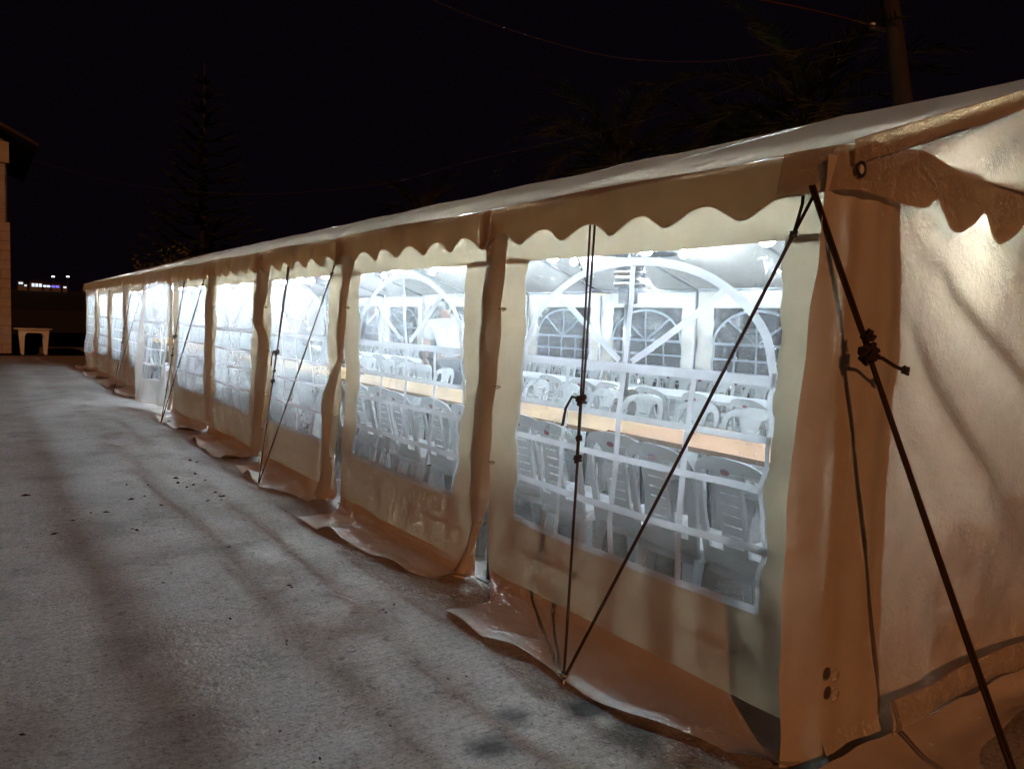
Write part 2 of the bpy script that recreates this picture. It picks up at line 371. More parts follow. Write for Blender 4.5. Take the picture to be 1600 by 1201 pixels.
    # doubled seams of the cloth
    def band(a, b, wd, k=14, off=-.006):
        v = []
        for i in range(k+1):
            y = lerp(a[0], b[0], i/k); z = lerp(a[1], b[1], i/k); v += [P(y, z-wd/2, off), P(y, z+wd/2, off)]
        return v, [(2*i, 2*i+1, 2*i+3, 2*i+2) for i in range(k)]
    if near and not door:
        mb = MB(); mb.add(*band((ya+.02, WZ1+.004), (w0, WZ1+.004), .026)); mb.add(*band((w1, WZ1+.004), (yb-.02, WZ1+.004), .026))
        mb.add(*band((ya+.02, WZ0-.004), (w0, WZ0-.004), .02)); mb.add(*band((w1, WZ0-.004), (yb-.02, WZ0-.004), .02))
        mb.build('seam', M['cloth'], par)['kind'] = 'stuff'
        y1 = ya+.12+.3*random.random(); y2 = yb-.1-.5*random.random()
        mb = MB(); mb.add(*band((y1, .205), (y2, .225+.02*random.random()), .022, 26)); mb.build('fold', M['cloth'], par)
    return par, P
PAN = {}
for n in range(NB):
    PAN[n] = wall_panel(n, 0)
    wall_panel(n, 1)

# the skirts of cloth lying on the yard: (y along the bay 0..1 -> how far out)
SK = {0: [(-.02, .20), (.1, .24), (.24, .36), (.40, .385), (.52, .36), (.60, .43), (.70, .43), (.83, .42)], 1: [(.0, .17), (.07, .21), (.16, .30), (.4, .36), (.6, .41), (.82, .46)],
      2: [(.03, .16), (.1, .20), (.2, .22), (.26, .32), (.42, .36), (.55, .35), (.75, .33), (.82, .33)], 3: [(.02, .30), (.2, .36), (.45, .35), (.75, .31), (.86, .30)]}
for n in range(NB):
    if n == 5: continue
    par, P = PAN[n]; tb = SK.get(n, [(.03, .2), (.2, .28+.08*random.random()), (.6, .30+.08*random.random()), (.9, .26)])
    v = []; f = []; ny, ns = 44, 12; ya = post_y(n)
    a0, a1 = tb[0][0], tb[-1][0]
    for i in range(ny+1):
        fr = lerp(a0, a1, i/ny); out = interp(tb, fr)[0]; base = P(ya+2*lerp(.0, 1.0, i/ny), .031)
        yy = ya+2*fr
        for k in range(ns+1):
            t = k/ns; d = out*(t**1.15); L = out+.07
            z = .03-.072*(1-math.exp(-5*t)) + .016*fbm(yy*2.2, d*5, n*3) + .012*t*(math.sin(yy*11+n*2)+1) + .05*t*t*max(0, math.sin(yy*5.3+n*1.9)-.72)*3
            z = max(GZ+.006, z)
            y = lerp(base.y, yy, min(1, t*2.2)) + .10*t*(fr-.5)*.5
            v.append((base.x*(1-min(1, t*3))-d, y, z if k else base.z))
    for i in range(ny):
        for k in range(ns): q = i*(ns+1)+k; f.append((q, q+ns+1, q+ns+2, q+1))
    mk('ground_skirt', v, f, M['skirt'], par, True)

# flaps laced over each post: (z, near edge, far edge) along y relative to the post, sampled from the outlines in view
def fl(n, rows, xo=-.035):
    out = []
    for (py, xl, xr) in rows:
        a = at(xl, py, 0, xo); b = at(xr, py, 0, xo); out.append((min(a.z, b.z), b.y, a.y))
    out.sort(); return out
FLP = {1: fl(1, [(385, 759, 793), (480, 755, 781), (560, 749, 776), (640, 740, 769), (750, 736, 761), (785, 734, 759), (822, 735, 746), (845, 731, 742), (872, 726, 734), (900, 712, 734)]),
       2: fl(2, [(412, 533, 553), (440, 532, 545), (500, 529, 538), (560, 526, 533), (585, 515, 528), (612, 504, 521), (645, 502, 520), (672, 505, 513), (690, 507, 512), (720, 504, 516), (755, 500, 517), (775, 497, 515)]),
       3: fl(3, [(412, 404, 421), (470, 397, 415), (505, 394, 407), (517, 403, 415), (530, 405, 418), (590, 397, 414), (650, 397, 409), (705, 391, 407)]),
       4: fl(4, [(425, 328, 337), (455, 324, 334), (480, 319, 332), (515, 321, 330), (560, 319, 329), (620, 319, 327), (655, 320, 327)])}
for n in range(1, NB):
    rows = FLP.get(n)
    if not rows:
        rows = [(0., -.05, .08), (.35, -.07, .06), (.7, -.03, .10), (1.1, -.06, .05), (1.4, -.05, .08), (1.85, -.07, .07)]
        k = random.random()*.04; rows = [(z, post_y(n)+a+k*math.sin(z*7+n), post_y(n)+b+k*math.sin(z*5+n)) for z, a, b in rows]
    v = []; f = []; zs = linsp(rows[0][0], 1.86, 48); ns = 6
    for z in zs:
        a, b = interp(rows, z)
        for k in range(ns+1):
            t = k/ns; bul = .014*math.sin(math.pi*t)+.006*math.sin(z*8+n+2*t)+.004*math.sin(z*23+5*t)
            v.append((-.026-bul-.01*t-(.03 if z < .12 else 0)*(1-z/.12 if z < .12 else 0), lerp(a, b, t), z))
    for j in range(len(zs)-1):
        for k in range(ns): q = j*(ns+1)+k; f.append((q, q+1, q+ns+2, q+ns+1))
    mk('post_flap', v, f, M['cloth'], tent, True)
    for z in (.28, .62, 1.02, 1.42):                            # lacing eyelets and toggles beside the flap
        y = interp(rows, z)[0]-.028
        ey = MB().tube([Vector((-.025-.001*q, y, z)) + Vector((0, .009*math.cos(a), .009*math.sin(a))) for q, a in enumerate(linsp(0, 2*math.pi, 10))], .003, 5)
        ey.tube([(-.02, y-.012, z), (-.04, y+.002, z+.004), (-.045, y+.02, z+.002)], .004, 5); ey.build('toggle', M['brass'], tent)

# valance, one length of cloth for each bay, overlapping at the posts
def scallop(y):                                                # blunt lobes between round scoops
    p = (y-Y0)/.333; c = .5-.5*math.cos(2*math.pi*p); return c**1.05
def valance(n, side):
    sg = -1 if side == 0 else 1; X0 = 0 if side == 0 else W
    v = []; f = []; ya, yb = post_y(n)-.05, post_y(n+1)+.045; ny, nzv = 120, 6
    if n == 0: ya = 1.50
    for i in range(ny+1):
        y = lerp(ya, yb, i/ny)
        sc = scallop(y+.012*math.sin(y*5)); 
        bot = 1.728+.064*sc+.012*fbm(y*1.7, n, side)
        if side == 0 and y < 1.70: bot = lerp(1.792, bot, max(0, min(1, (y-1.585)/.08)))
        ov = .006 if i < 6 or i > ny-6 else 0
        for k in range(nzv+1):
            t = k/nzv; z = lerp(ZE+.004+.006*math.sin(y*3), bot, t)
            x = .042+.022*t+.012*t*math.sin(y*18.8+n)+.012*t*fbm(y*3, z*4, n+5*side)+(ov if n % 2 else -ov)*.6+.008*(n % 2)
            v.append((X0+sg*x, y, z))
    for i in range(ny):
        for k in range(nzv): q = i*(nzv+1)+k; f.append((q, q+nzv+1, q+nzv+2, q+1))
    o = mk('valance', v, f, M['valance'], tent, True)
    mb = MB()                                                   # hem tape along the edge
    for i in range(0, ny): 
        a = Vector(v[i*(nzv+1)+nzv]); b = Vector(v[(i+1)*(nzv+1)+nzv]); e = Vector((sg*.002, 0, 0)); u = Vector((0, 0, .007))
        mb.add([a+e, b+e, b+e+u, a+e+u], [(0, 1, 2, 3)])
    if side == 0: mb.build('valance_hem', M['cloth'], o)
for n in range(NB): valance(n, 0); valance(n, 1)

# roof, one panel for each bay on each slope
def roof(n, side):
    v = []; f = []; na, nb = 26, 18
    for i in range(na+1):
        y = lerp(post_y(n)-(.06 if n == 0 else .0), post_y(n+1)+(.06 if n == NB-1 else .012), i/na); fr = min(1, max(0, (y-post_y(n))/2))
        for k in range(nb+1):
            t = k/nb; x = lerp(-.045, 3, t)
            sag = .035*math.sin(math.pi*fr)*(.35+.65*math.sin(math.pi*t)) + .012*fbm(y*1.3, t*4, side*9+n)+.006*abs(math.sin(y*9+n))*(1-t)
            z = ZE+.006+(ZR-ZE)*(t) - sag + (.010 if n % 2 else 0)*0
            v.append((x if side == 0 else W-x, y, z + .012*(1-fr*0)*(1 if k == 0 and 0 else 0)))
    for i in range(na):
        for k in range(nb): q = i*(nb+1)+k; f.append((q, q+nb+1, q+nb+2, q+1))
    mk('roof_panel', v, f, M['roofc'], tent, True)
for n in range(NB): roof(n, 0); roof(n, 1)

# steel frame
for n in range(NB+1):
    y = post_y(n)
    for X in (.045, W-.045):
        p = MB().tube([(X, y, GZ), (X, y, ZE-.02)], .019, 10).build('post', M['steel'], tent, True)
        MB().box((X-.05, y-.05, GZ), (X+.05, y+.05, GZ+.006)).build('foot_plate', M['steel'], p)
    for X, s in ((.045, 1), (W-.045, -1)):
        MB().tube([(X, y, ZE-.035), (3, y, ZR-.05)], .017, 8).build('rafter', M['steel'], tent, True)
for X in (.03, W-.03): MB().tube([(X, Y0, ZE-.03), (X, YE, ZE-.03)], .019, 8).build('eave_rail', M['steel'], tent, True)
for X, z in ((3, ZR-.055), (1.5, (ZE+ZR)/2-.06), (4.5, (ZE+ZR)/2-.06)): MB().tube([(X, Y0, z), (X, YE, z)], .017, 8).build('purlin', M['steel'], tent, True)
MB().tube([(.04, Y0, ZE+.0), (W-.04, Y0, ZE+.0)], .019, 8).build('tie_rail', M['steel'], tent, True)

# gable walls
def gable(yw, sg, front):
    def D(x, z):
        if not front: return .03*fbm(x, z, 3)
        dx, dz = x+.25, 2.15-z; r = math.hypot(dx, dz); a = math.atan2(dz, dx)
        amp = min(1.0, max(.0, dx-.55)*1.6)*max(.15, min(1, (z+.05)/.9))
        fan = .014*math.sin(a*15+.6)+.010*math.sin(a*27+r*1.3)
        for (a0, wd, h_) in ((.84, .055, .070), (.985, .05, .026), (.58, .055, .060), (1.18, .06, .02), (.33, .06, .03)):
            fan += h_*math.exp(-((a-a0-.05*math.sin(r*1.7))/wd)**2)*min(1, r*.8)
        return fan*amp + .014*fbm(x*2, z*2, 1)
    xs = (linsp(0, 1.8, 150)+linsp(1.8, W, 50)[1:]) if front else linsp(0, W, 30); zs = linsp(GZ+.012, ZE+.01, 90 if front else 12); v = []; f = []
    for z in zs:
        for x in xs:
            foot = .06*max(0, 1-z/.22)**2
            v.append((x, yw+sg*(D(x, z)*(1 if .02 < x < W-.02 else .2)+.01+foot), z))
    k = len(xs)
    for j in range(len(zs)-1):
        for i in range(k-1): q = j*k+i; f.append((q, q+1, q+k+1, q+k))
    g = mk('gable_wall', v, f, M['gable'], tent, True)
    v = []; f = []; nx, nt = 120, 16                            # triangle above
    for i in range(nx+1):
        x = lerp(0, W, i/nx); top = ZE+(ZR-ZE)*(1-abs(x-3)/3)-.02
        for j in range(nt+1):
            t = j/nt; z = lerp(ZE-.02, max(top, ZE-.015), t)
            v.append((x, yw+sg*(.004+.02*fbm(x*1.4, z*3, 8)*math.sin(math.pi*t)+.012*math.sin((x-z*1.4)*15)*math.sin(math.pi*t)), z))
    for i in range(nx):
        for j in range(nt): q = i*(nt+1)+j; f.append((q, q+nt+1, q+nt+2, q+1))
    mk('gable_triangle', v, f, M['gable2'], tent, True)
    # scalloped valance and the doubled edge along the roof slope
    v = []; f = []; nx, nt = 300, 7; rc = .05
    for i in range(nx+1):
        sx = lerp(-.26, W+.062, i/nx); sag = .045*math.sin(math.pi*min(1, max(0, sx/3 if sx < 3 else (6-sx)/3)))
        sc = abs(math.sin(math.pi*(sx-.42)/.32))**.9; lobe = 1.845-.10*sc
        if sx < .42: lobe = lerp(1.792, 1.845, max(0, min(1, (sx-.33)/.09))**2)
        if sx < -.12: lobe = lerp(1.80, 1.792, (sx+.26)/.14)
        for j in range(nt+1):
            t = j/nt; top = ZE+.004+.05*max(0, 1-abs(sx-.38)/.36)
            z = lerp(top, lobe, t)-sag*(.4+.6*t)
            out = .045+.03*t+.014*fbm(sx*3, z*5, 2)*t+.012*t*math.sin(sx*19)*min(1, max(0, sx)*2)
            if sx > 0: px_, py_ = sx, yw+sg*out
            elif sx > -math.pi/2*rc:
                a = -sx/rc; r_ = rc+.03*t; px_, py_ = -r_*math.sin(a)+.0, yw+sg*(.045-rc+r_*math.cos(a))
            else: d_ = -sx-math.pi/2*rc; px_, py_ = -(rc+.03*t), yw+sg*(.045-rc-d_)
            v.append((px_-.004, py_, z))
    for i in range(nx):
        for j in range(nt): q = i*(nt+1)+j; f.append((q, q+nt+1, q+nt+2, q+1))
    mk('gable_valance', v, f, M['crinkled'], tent, True)
    for s in (0, 1):
        v = []; f = []
        for i in range(61):
            x = lerp(-.05, 3, i/60); z = ZE+.012+(ZR-ZE)*(x+.05)/3.05; X = x if s == 0 else W-x
            for t in (0, .5, 1): v.append((X, yw+sg*(.062+.006*t+.006*fbm(x*4, t, 4)), z-.075*t+.008*fbm(x*5, t, 6)*t))
        for i in range(60):
            for t in (0, 1): q = i*3+t; f.append((q, q+3, q+4, q+1))
        mk('gable_edge', v, f, M['crinkled'], tent, True)
    return g
gw = gable(Y0-.005, -1, True); gable(YE+.005, 1, False)
# foot of the front gable: the turned-up hem, then cloth on the yard
v = []; f = []
for i in range(61):
    x = lerp(.30, W, i/60); h = .11+.03*fbm(x*1.5, 2)
    for t in (0, .5, 1): v.append((x, Y0-.115-.03*t*(1-t)-.02*math.sin(x*5)*t, lerp(h, -.01, t)))
for i in range(60):
    for t in (0, 1): q = i*3+t; f.append((q, q+3, q+4, q+1))
mk('gable_hem', v, f, M['crinkled'], tent, True)
v = []; f = []; OUT = [(0, .30), (.35, .31), (.44, .28), (.50, .21), (.62, .17), (1.2, .14), (2.5, .18), (6, .15)]
for i in range(81):
    x = lerp(-.17, W, (i/80)**1.5); out = interp(OUT, max(0, x))[0]
    for k in range(9):
        t = k/8; v.append((x-.03*t, Y0-.125-out*t, max(GZ+.006, .0-.045*min(1, 2.5*t)+.022*fbm(x*3, t*2, 3)+.03*t*max(0, math.sin(x*8)))))
for i in range(80):
    for k in range(8): q = i*9+k; f.append((q, q+9, q+10, q+1))
mk('ground_skirt', v, f, M['skirt'], gw, True)
# broad flap round the corner post
rows = []
for (py, xl, xr) in [(285, 1314, 1422), (420, 1300, 1420), (480, 1291, 1420), (560, 1282, 1416), (640, 1272, 1404), (700, 1262, 1398), (780, 1256, 1393), (900, 1249, 1385), (1000, 1246, 1380), (1100, 1243, 1375), (1190, 1238, 1368)]:
    a = at(xl, py, 1, Y0-.06); b = at(xr, py, 1, Y0-.06); rows.append((min(a.z, b.z), a.x, b.x))
rows.sort(); v = []; f = []; zs = linsp(max(GZ+.01, rows[0][0]), 1.9, 70); ns = 22
for z in zs:
    a, b = interp(rows, z)
    for k in range(ns+1):
        t = k/ns; bul = .020*math.sin(t*9+z*1.2)+.010*math.sin(t*21-z*2)+.010*fbm(t*3, z*2, 4)+.02*math.sin(math.pi*t)
        v.append((lerp(a, b, t)+.004*math.sin(z*21)*(1 if k in (0, ns) else 0), Y0-.042-bul*.3+.040*max(0, 1-t*4)-.05*max(0, .25-z), z))
for j in range(len(zs)-1):
    for k in range(ns): q = j*(ns+1)+k; f.append((q, q+1, q+ns+2, q+ns+1))
cf = mk('corner_flap', v, f, M['cloth'], tent, True)
cf['label'] = 'broad brown-looking doubled flap hanging over the corner post'
for py in (1055, 1085):                                          # round toggles pressed under the corner flap
    c = at(1305, py, 1, Y0-.09); MB().lathe([(0, -.004), (.019, -.003), (.022, 0), (.019, .003), (0, .004)]).build('toggle_disc', M['gable'], cf, True)
    t_ = COL.objects[-1]; t_.location = c; t_.rotation_euler = (R(90), 0, 0)
# eyelet in the valance at the corner
c = at(1343, 265, 1, Y0-.072)
ey = MB().tube([c+Vector((.019*math.cos(a), -.006, .021*math.sin(a))) for a in linsp(0, 2*math.pi, 18)], .0055, 6, False).build('eyelet', M['darksteel'], tent, True)
MB().lathe([(0, 0), (.014, 0), (.014, .003), (0, .003)]).build('eyelet_light_disc', M['plastic'], ey); q = COL.objects[-1]; q.location = c+Vector((0, -.004, 0)); q.rotation_euler = (R(90), 0, 0)  # white disc stands in for light coming through the eyelet hole

# ------------------------------------------------------------------ lamps strung along the two slopes
LAMPS = [(.86, 1.67+.80*k+.05*math.sin(k*5.)) for k in range(25)]+[(4.5, 2.4+2*k) for k in range(10)]
for k, (X, y) in enumerate(LAMPS):
    near = X < 3; kz = .70 if near else .75
    l = tag(empty('hanging_lamp', (X, y, 1.80 if near else 2.22)), 'lit white lamp in the row hung above the wooden tables' if near else 'lit white lamp in the row hung on the inner side of the marquee', 'lamp', 'lamps above the wooden tables' if near else 'lamps on the inner side')
    MB().lathe([(r*kz, z*kz) for r, z in ((0, -.062), (.030, -.055), (.052, -.035), (.060, 0), (.052, .032), (.030, .052), (.020, .060))], n=10).build('diffuser', M['bulb2' if near else 'bulb'], l, True)
    MB().lathe([(.021, .055), (.021, .12), (.008, .13)], n=10).build('socket', M['whitetop'], l, True)
    MB().tube([(0, 0, .12), (.004, 0, .365 if near else .15)], .004, 5).build('cord', M['darksteel'], l)

# ------------------------------------------------------------------ chairs
def curve_sheet(name, splines, thick):
    cu = bpy.data.curves.new(name, 'CURVE'); cu.dimensions = '2D'; cu.fill_mode = 'BOTH'; cu.extrude = thick/2
    for pts in splines:
        sp = cu.splines.new('POLY'); sp.points.add(len(pts)-1); sp.use_cyclic_u = True
        for p, q in zip(sp.points, pts): p.co = (q[0], q[1], 0, 1)
    o = bpy.data.objects.new(name, cu); COL.objects.link(o); dg = bpy.context.evaluated_depsgraph_get()
    me = bpy.data.meshes.new_from_object(o.evaluated_get(dg)); bpy.data.objects.remove(o); return me
def chair_meshes():
    D = {}
    out = []                                                    # outline of the back
    for u, v_ in ((.205, .40), (.215, .55), (.222, .68), (.215, .755)): out.append((u, v_))
    for i in range(1, 12):
        a = math.pi/2*i/12; out.append((.215*math.cos(a)**.75, .755+.105*math.sin(a)**.85))
    out.append((0, .862)); out += [(-u, v_) for u, v_ in reversed(out[:-1])]
    holes = []
    for s in (-1, 1):
        h = [(s*.072, .475), (s*.160, .475), (s*.174, .62), (s*.172, .745)]
        for i in range(1, 8):
            a = math.pi*i/8; h.append((s*(.123+.050*math.cos(a)), .745+.055*math.sin(a)))
        h.append((s*.072, .745)); holes.append(h)
    for k in range(6):
        z = .50+.043*k; hw = .050; holes.append([(-hw, z), (hw, z), (hw, z+.008), (-hw, z+.008)])
    me = curve_sheet('backrest', [out]+holes, .016)
    bm = bmesh.new(); bm.from_mesh(me)
    bmesh.ops.subdivide_edges(bm, edges=[e for e in bm.edges if e.calc_length() > .12], cuts=2)
    for v in bm.verts:
        u, h, t = v.co; x = -.185-.20*(h-.42)-.16*max(0, h-.42)**2+.9*u*u*(.35+.9*max(0, h-.45)); v.co = (x+t, u, h)
    bmesh.ops.recalc_face_normals(bm, faces=bm.faces); bm.to_mesh(me); bm.free(); me.materials.clear(); me.materials.append(M['chairplastic']); D['backrest'] = me
    # seat: dished sheet with rolled rim
    vs = []; fs = []; nx, ny = 14, 14
    for i in range(nx+1):
        for j in range(ny+1):
            a, b = i/nx*2-1, j/ny*2-1
            x = .205*a; hw = lerp(.195, .225, (a+1)/2); y = hw*b
            rr = max(abs(a), abs(b)); z = .435-.016*(1-a*a)*(1-b*b)+.008*a-.05*max(0, rr-.86)/.14
            cx = 1-.06*max(0, abs(a)+abs(b)-1.5)*2; vs.append((x*cx, y*cx, z))
    for i in range(nx):
        for j in range(ny): q = i*(ny+1)+j; fs.append((q, q+ny+1, q+ny+2, q+1))
    D['seat'] = meshdata('seat', vs, fs, M['chairplastic'], True)
    D['legs'] = []
    for sx, sy in ((1, 1), (1, -1), (-1, 1), (-1, -1)):           # angle-section legs that taper and splay
        prof = []
        top = Vector((.175*sx, .185*sy, .425)); bot = Vector((.215*sx if sx > 0 else -.245, .215*sy, 0))
        mb = MB(); n = 5; vs = []
        for i in range(n):
            t = i/(n-1); c = top.lerp(bot, t); wd = lerp(.075, .042, t**.7); th = .008
            o = [(0, 0), (-sx*wd, 0), (-sx*wd, -sy*th), (-sx*th, -sy*th), (-sx*th, -sy*wd), (0, -sy*wd)]
            vs += [c+Vector((p, q, 0)) for p, q in o]
        fs = [(i*6+k, i*6+(k+1) % 6, (i+1)*6+(k+1) % 6, (i+1)*6+k) for i in range(n-1) for k in range(6)]+[tuple(range((n-1)*6, n*6))]
        mb.add(vs, fs); D['legs'].append(mb.data('leg', M['chairplastic']))
    st = MB(); sb = MB(); n = 16; pts = []
    X = lambda u, h: -.185-.20*(h-.42)-.16*(h-.42)**2+.9*u*u*(.35+.9*(h-.45))-.0115
    for a in linsp(0, 2*math.pi, n)[:-1]:
        u, h = .026*math.cos(a), .805+.013*math.sin(a); pts.append((X(u, h), u, h))
    st.add(pts, [tuple(range(n))]); D['sticker'] = st.data('sticker', M['sticker'])
    pts = []
    for a in linsp(.25, math.pi-.25, 8):
        u, h = .023*math.cos(a), .805+.011*math.sin(a); pts.append((X(u, h)-.001, u, h))
    sb.add(pts, [tuple(range(len(pts)))]); D['stickerb'] = sb.data('sticker_top', M['stickerb'])
    # one joined mesh for chairs too far to show parts
    mb = MB()
    for me in [D['backrest'], D['seat']]+D['legs']: mb.add([v.co for v in me.vertices], [tuple(p.vertices) for p in me.polygons])
    D['all'] = mb.data('plastic_chair', M['chairplastic'])
    return D
CH = chair_meshes()
def chair(x, y, rz, label, group, detail=True, sticker=True):
    s = random.uniform(.99, 1.01)
    if detail:
        c = empty('plastic_chair', (x, y, GZ), rz)
        b = obj('backrest', CH['backrest'], c); obj('seat', CH['seat'], c)
        for l in CH['legs']: obj('leg', l, c)
        if sticker: k = obj('sticker', CH['sticker'], b); obj('sticker_top', CH['stickerb'], b)
    else: c = obj('plastic_chair', CH['all'], None, (x, y, GZ), rz)
    c.scale = (s, .92*s, 1.045)
    return tag(c, label, 'chair', group)
def row(x, rz, y0, y1, pitch, label, group, fixed=(), dmax=7.5, jit=.045):
    ys = list(fixed); y = (ys[-1]+pitch) if ys else y0
    while y < y1: ys.append(y+random.uniform(-.04, .04)); y += pitch
    for y in ys:
        if x < 2 and 11.35 < y < 13.6: continue                   # way in through the loose panel
        chair(x+random.uniform(-jit, jit), y, rz+random.uniform(-.15, .15), label, group, y < dmax)
row(.50, 0, 2, 20.9, .425, 'white plastic chair backing onto the window wall, pushed up to the wooden tables', 'chairs along the window wall', (2.02, 2.42, 2.80, 3.20, 3.60, 4.05, 4.50, 4.95, 5.36, 5.76))
row(1.70, math.pi, 2.4, 20.9, .51, 'white plastic chair facing the window wall across the wooden tables', 'chairs on the inner side of the wooden tables', (2.35, 2.80, 3.27, 3.77, 4.28, 4.76))
row(2.78, 0, 2.3, 20.9, .50, 'white plastic chair on the window side of the middle white tables', 'chairs on the window side of the middle tables')
row(3.96, math.pi, 2.4, 20.9, .52, 'white plastic chair on the inner side of the middle white tables', 'chairs on the inner side of the middle tables')
row(4.72, 0, 2.2, 20.9, .47, 'white plastic chair set at the white tables along the far window wall', 'chairs at the tables along the far wall', dmax=9)

# ------------------------------------------------------------------ tables
def table(xa, xb, ya, yb, ztop, mtop, label, group, planks, rz=0, name='trestle_table'):
    cx, cyy = (xa+xb)/2, (ya+yb)/2; t = tag(empty(name, (cx, cyy, GZ), rz), label, 'table', group)
    hw, hl = (xb-xa)/2, (yb-ya)/2; h = ztop-GZ; wp = 2*hw/planks
    for k in range(planks):
        b = MB().box((-hw+k*wp+.0015, -hl, h-.026), (-hw+(k+1)*wp-.0015, hl, h)).build('plank' if planks > 1 else 'table_top', mtop, t)
    for s in (-1, 1):
        for q in (-1, 1): MB().tube([(q*hw*.8, s*hl*.72, 0), (q*hw*.62, s*hl*.72, h-.03)], .014, 7).build('leg', M['darksteel'], t, True)
        MB().tube([(-hw*.7, s*hl*.72, .16), (hw*.7, s*hl*.72, .16)], .010, 6).build('stretcher', M['darksteel'], t)
        MB().tube([(0, s*hl*.72, h-.04), (0, s*hl*.1, h-.05)], .010, 6).build('brace', M['darksteel'], t)
    return t
table(.80, 1.55, 1.78, 3.44, .745, M['wood2'], 'trestle table with slightly skewed reddish pine planks beside the gable end', None, 2, R(-1.3))
y = 3.47
while y < 20:
    if 11 < y < 12: y = 13.75
    dx = random.uniform(-.02, .02); table(.80+dx, 1.54+dx, y, y+2.1, .735+random.uniform(-.004, .004), M['wood'], 'trestle table topped with pale pine planks along the window wall', 'pale plank tables along the window wall', 2, R(random.uniform(-.8, .8))); y += 2.12
y = 2.0
while y < 20:
    table(3.05, 3.68, y, y+1.8, .74, M['whitetop'], 'white-topped folding table in the middle row', 'middle row of white tables', 1, 0, 'folding_table')
    table(5.05, 5.68, y, y+1.8, .74, M['whitetop'], 'white-topped folding table along the far window wall', 'far row of white tables', 1, 0, 'folding_table'); y += 1.84

# ------------------------------------------------------------------ patio heater, disc lamp, bag
hx, hy = 2.25, 4.86
t = tag(empty('patio_heater', (hx, hy, GZ)), 'stainless steel patio heater standing in the aisle between chair rows', 'heater')
MB().lathe([(.24, 0), (.24, .05), (.20, .06), (.20, .78), (.10, .88), (.035, .90)], n=24).build('gas_housing', M['chrome'], t, True)
MB().tube([(0, 0, .89), (0, 0, 1.62)], .032, 14).build('pole', M['steel'], t, True)
MB().box((-.06, -.055, 1.60), (.05, .06, 1.73)).build('control_box', M['darksteel'], t)
MB().lathe([(.04, 1.72), (.13, 1.74), (.135, 1.78), (.12, 1.79), (.125, 1.84), (.135, 1.85), (.135, 1.87), (.12, 1.885), (.125, 1.95), (.05, 1.96)], n=28).build('burner', M['chrome'], t, True)
MB().lathe([(.02, 2.10), (.2, 2.07), (.38, 2.02), (.39, 2.015), (.2, 2.055), (.02, 2.085)], n=28).build('reflector', M['chrome'], t, True)
MB().tube([(0, 0, 1.95), (0, 0, 2.09)], .012, 8).build('spindle', M['steel'], t)
c = at(935, 458, 0, 4.1)
t = tag(empty('disc_lamp', c), 'round dark-rimmed disc lamp on a slanting arm near the far wall', 'lamp')
MB().lathe([(0, .04), (.10, .035), (.15, .01), (.155, 0), (.14, -.004)], n=24).build('lamp_shade', M['darksteel'], t, True)
MB().lathe([(.138, -.004), (.10, -.022), (0, -.03)], n=24).build('diffuser', M['dimlamp'], t, True)
MB().tube([(0, 0, .03), (-.10, .10, .10), (-.20, .25, .5)], .010, 6).build('arm', M['darksteel'], t)
c = at(640, 556, 2, .85)
bm_ = MB(); pr = []
for i in range(13):
    a = i/12*2-1; k = (1-abs(a)**4)**.5
    for j in range(14):
        b = 2*math.pi*j/14; pr.append((.15*k*math.copysign(abs(math.cos(b))**.6, math.cos(b)), .32*a, .11+.11*k*math.copysign(abs(math.sin(b))**.7, math.sin(b))+.01*fbm(a*4, j)))
bm_.add(pr, [(i*14+j, i*14+(j+1) % 14, (i+1)*14+(j+1) % 14, (i+1)*14+j) for i in range(12) for j in range(14)])
t = tag(empty('holdall_bag', (3.36, 10.2, .742)), 'black holdall left on a white table in the middle row', 'bag')
bm_.build('bag_body', M['bag'], t, True); MB().tube([(.1, -.12, .2), (.06, -.08, .30), (.06, .08, .30), (.1, .12, .2)], .010, 6).build('handle', M['bag'], t, True)

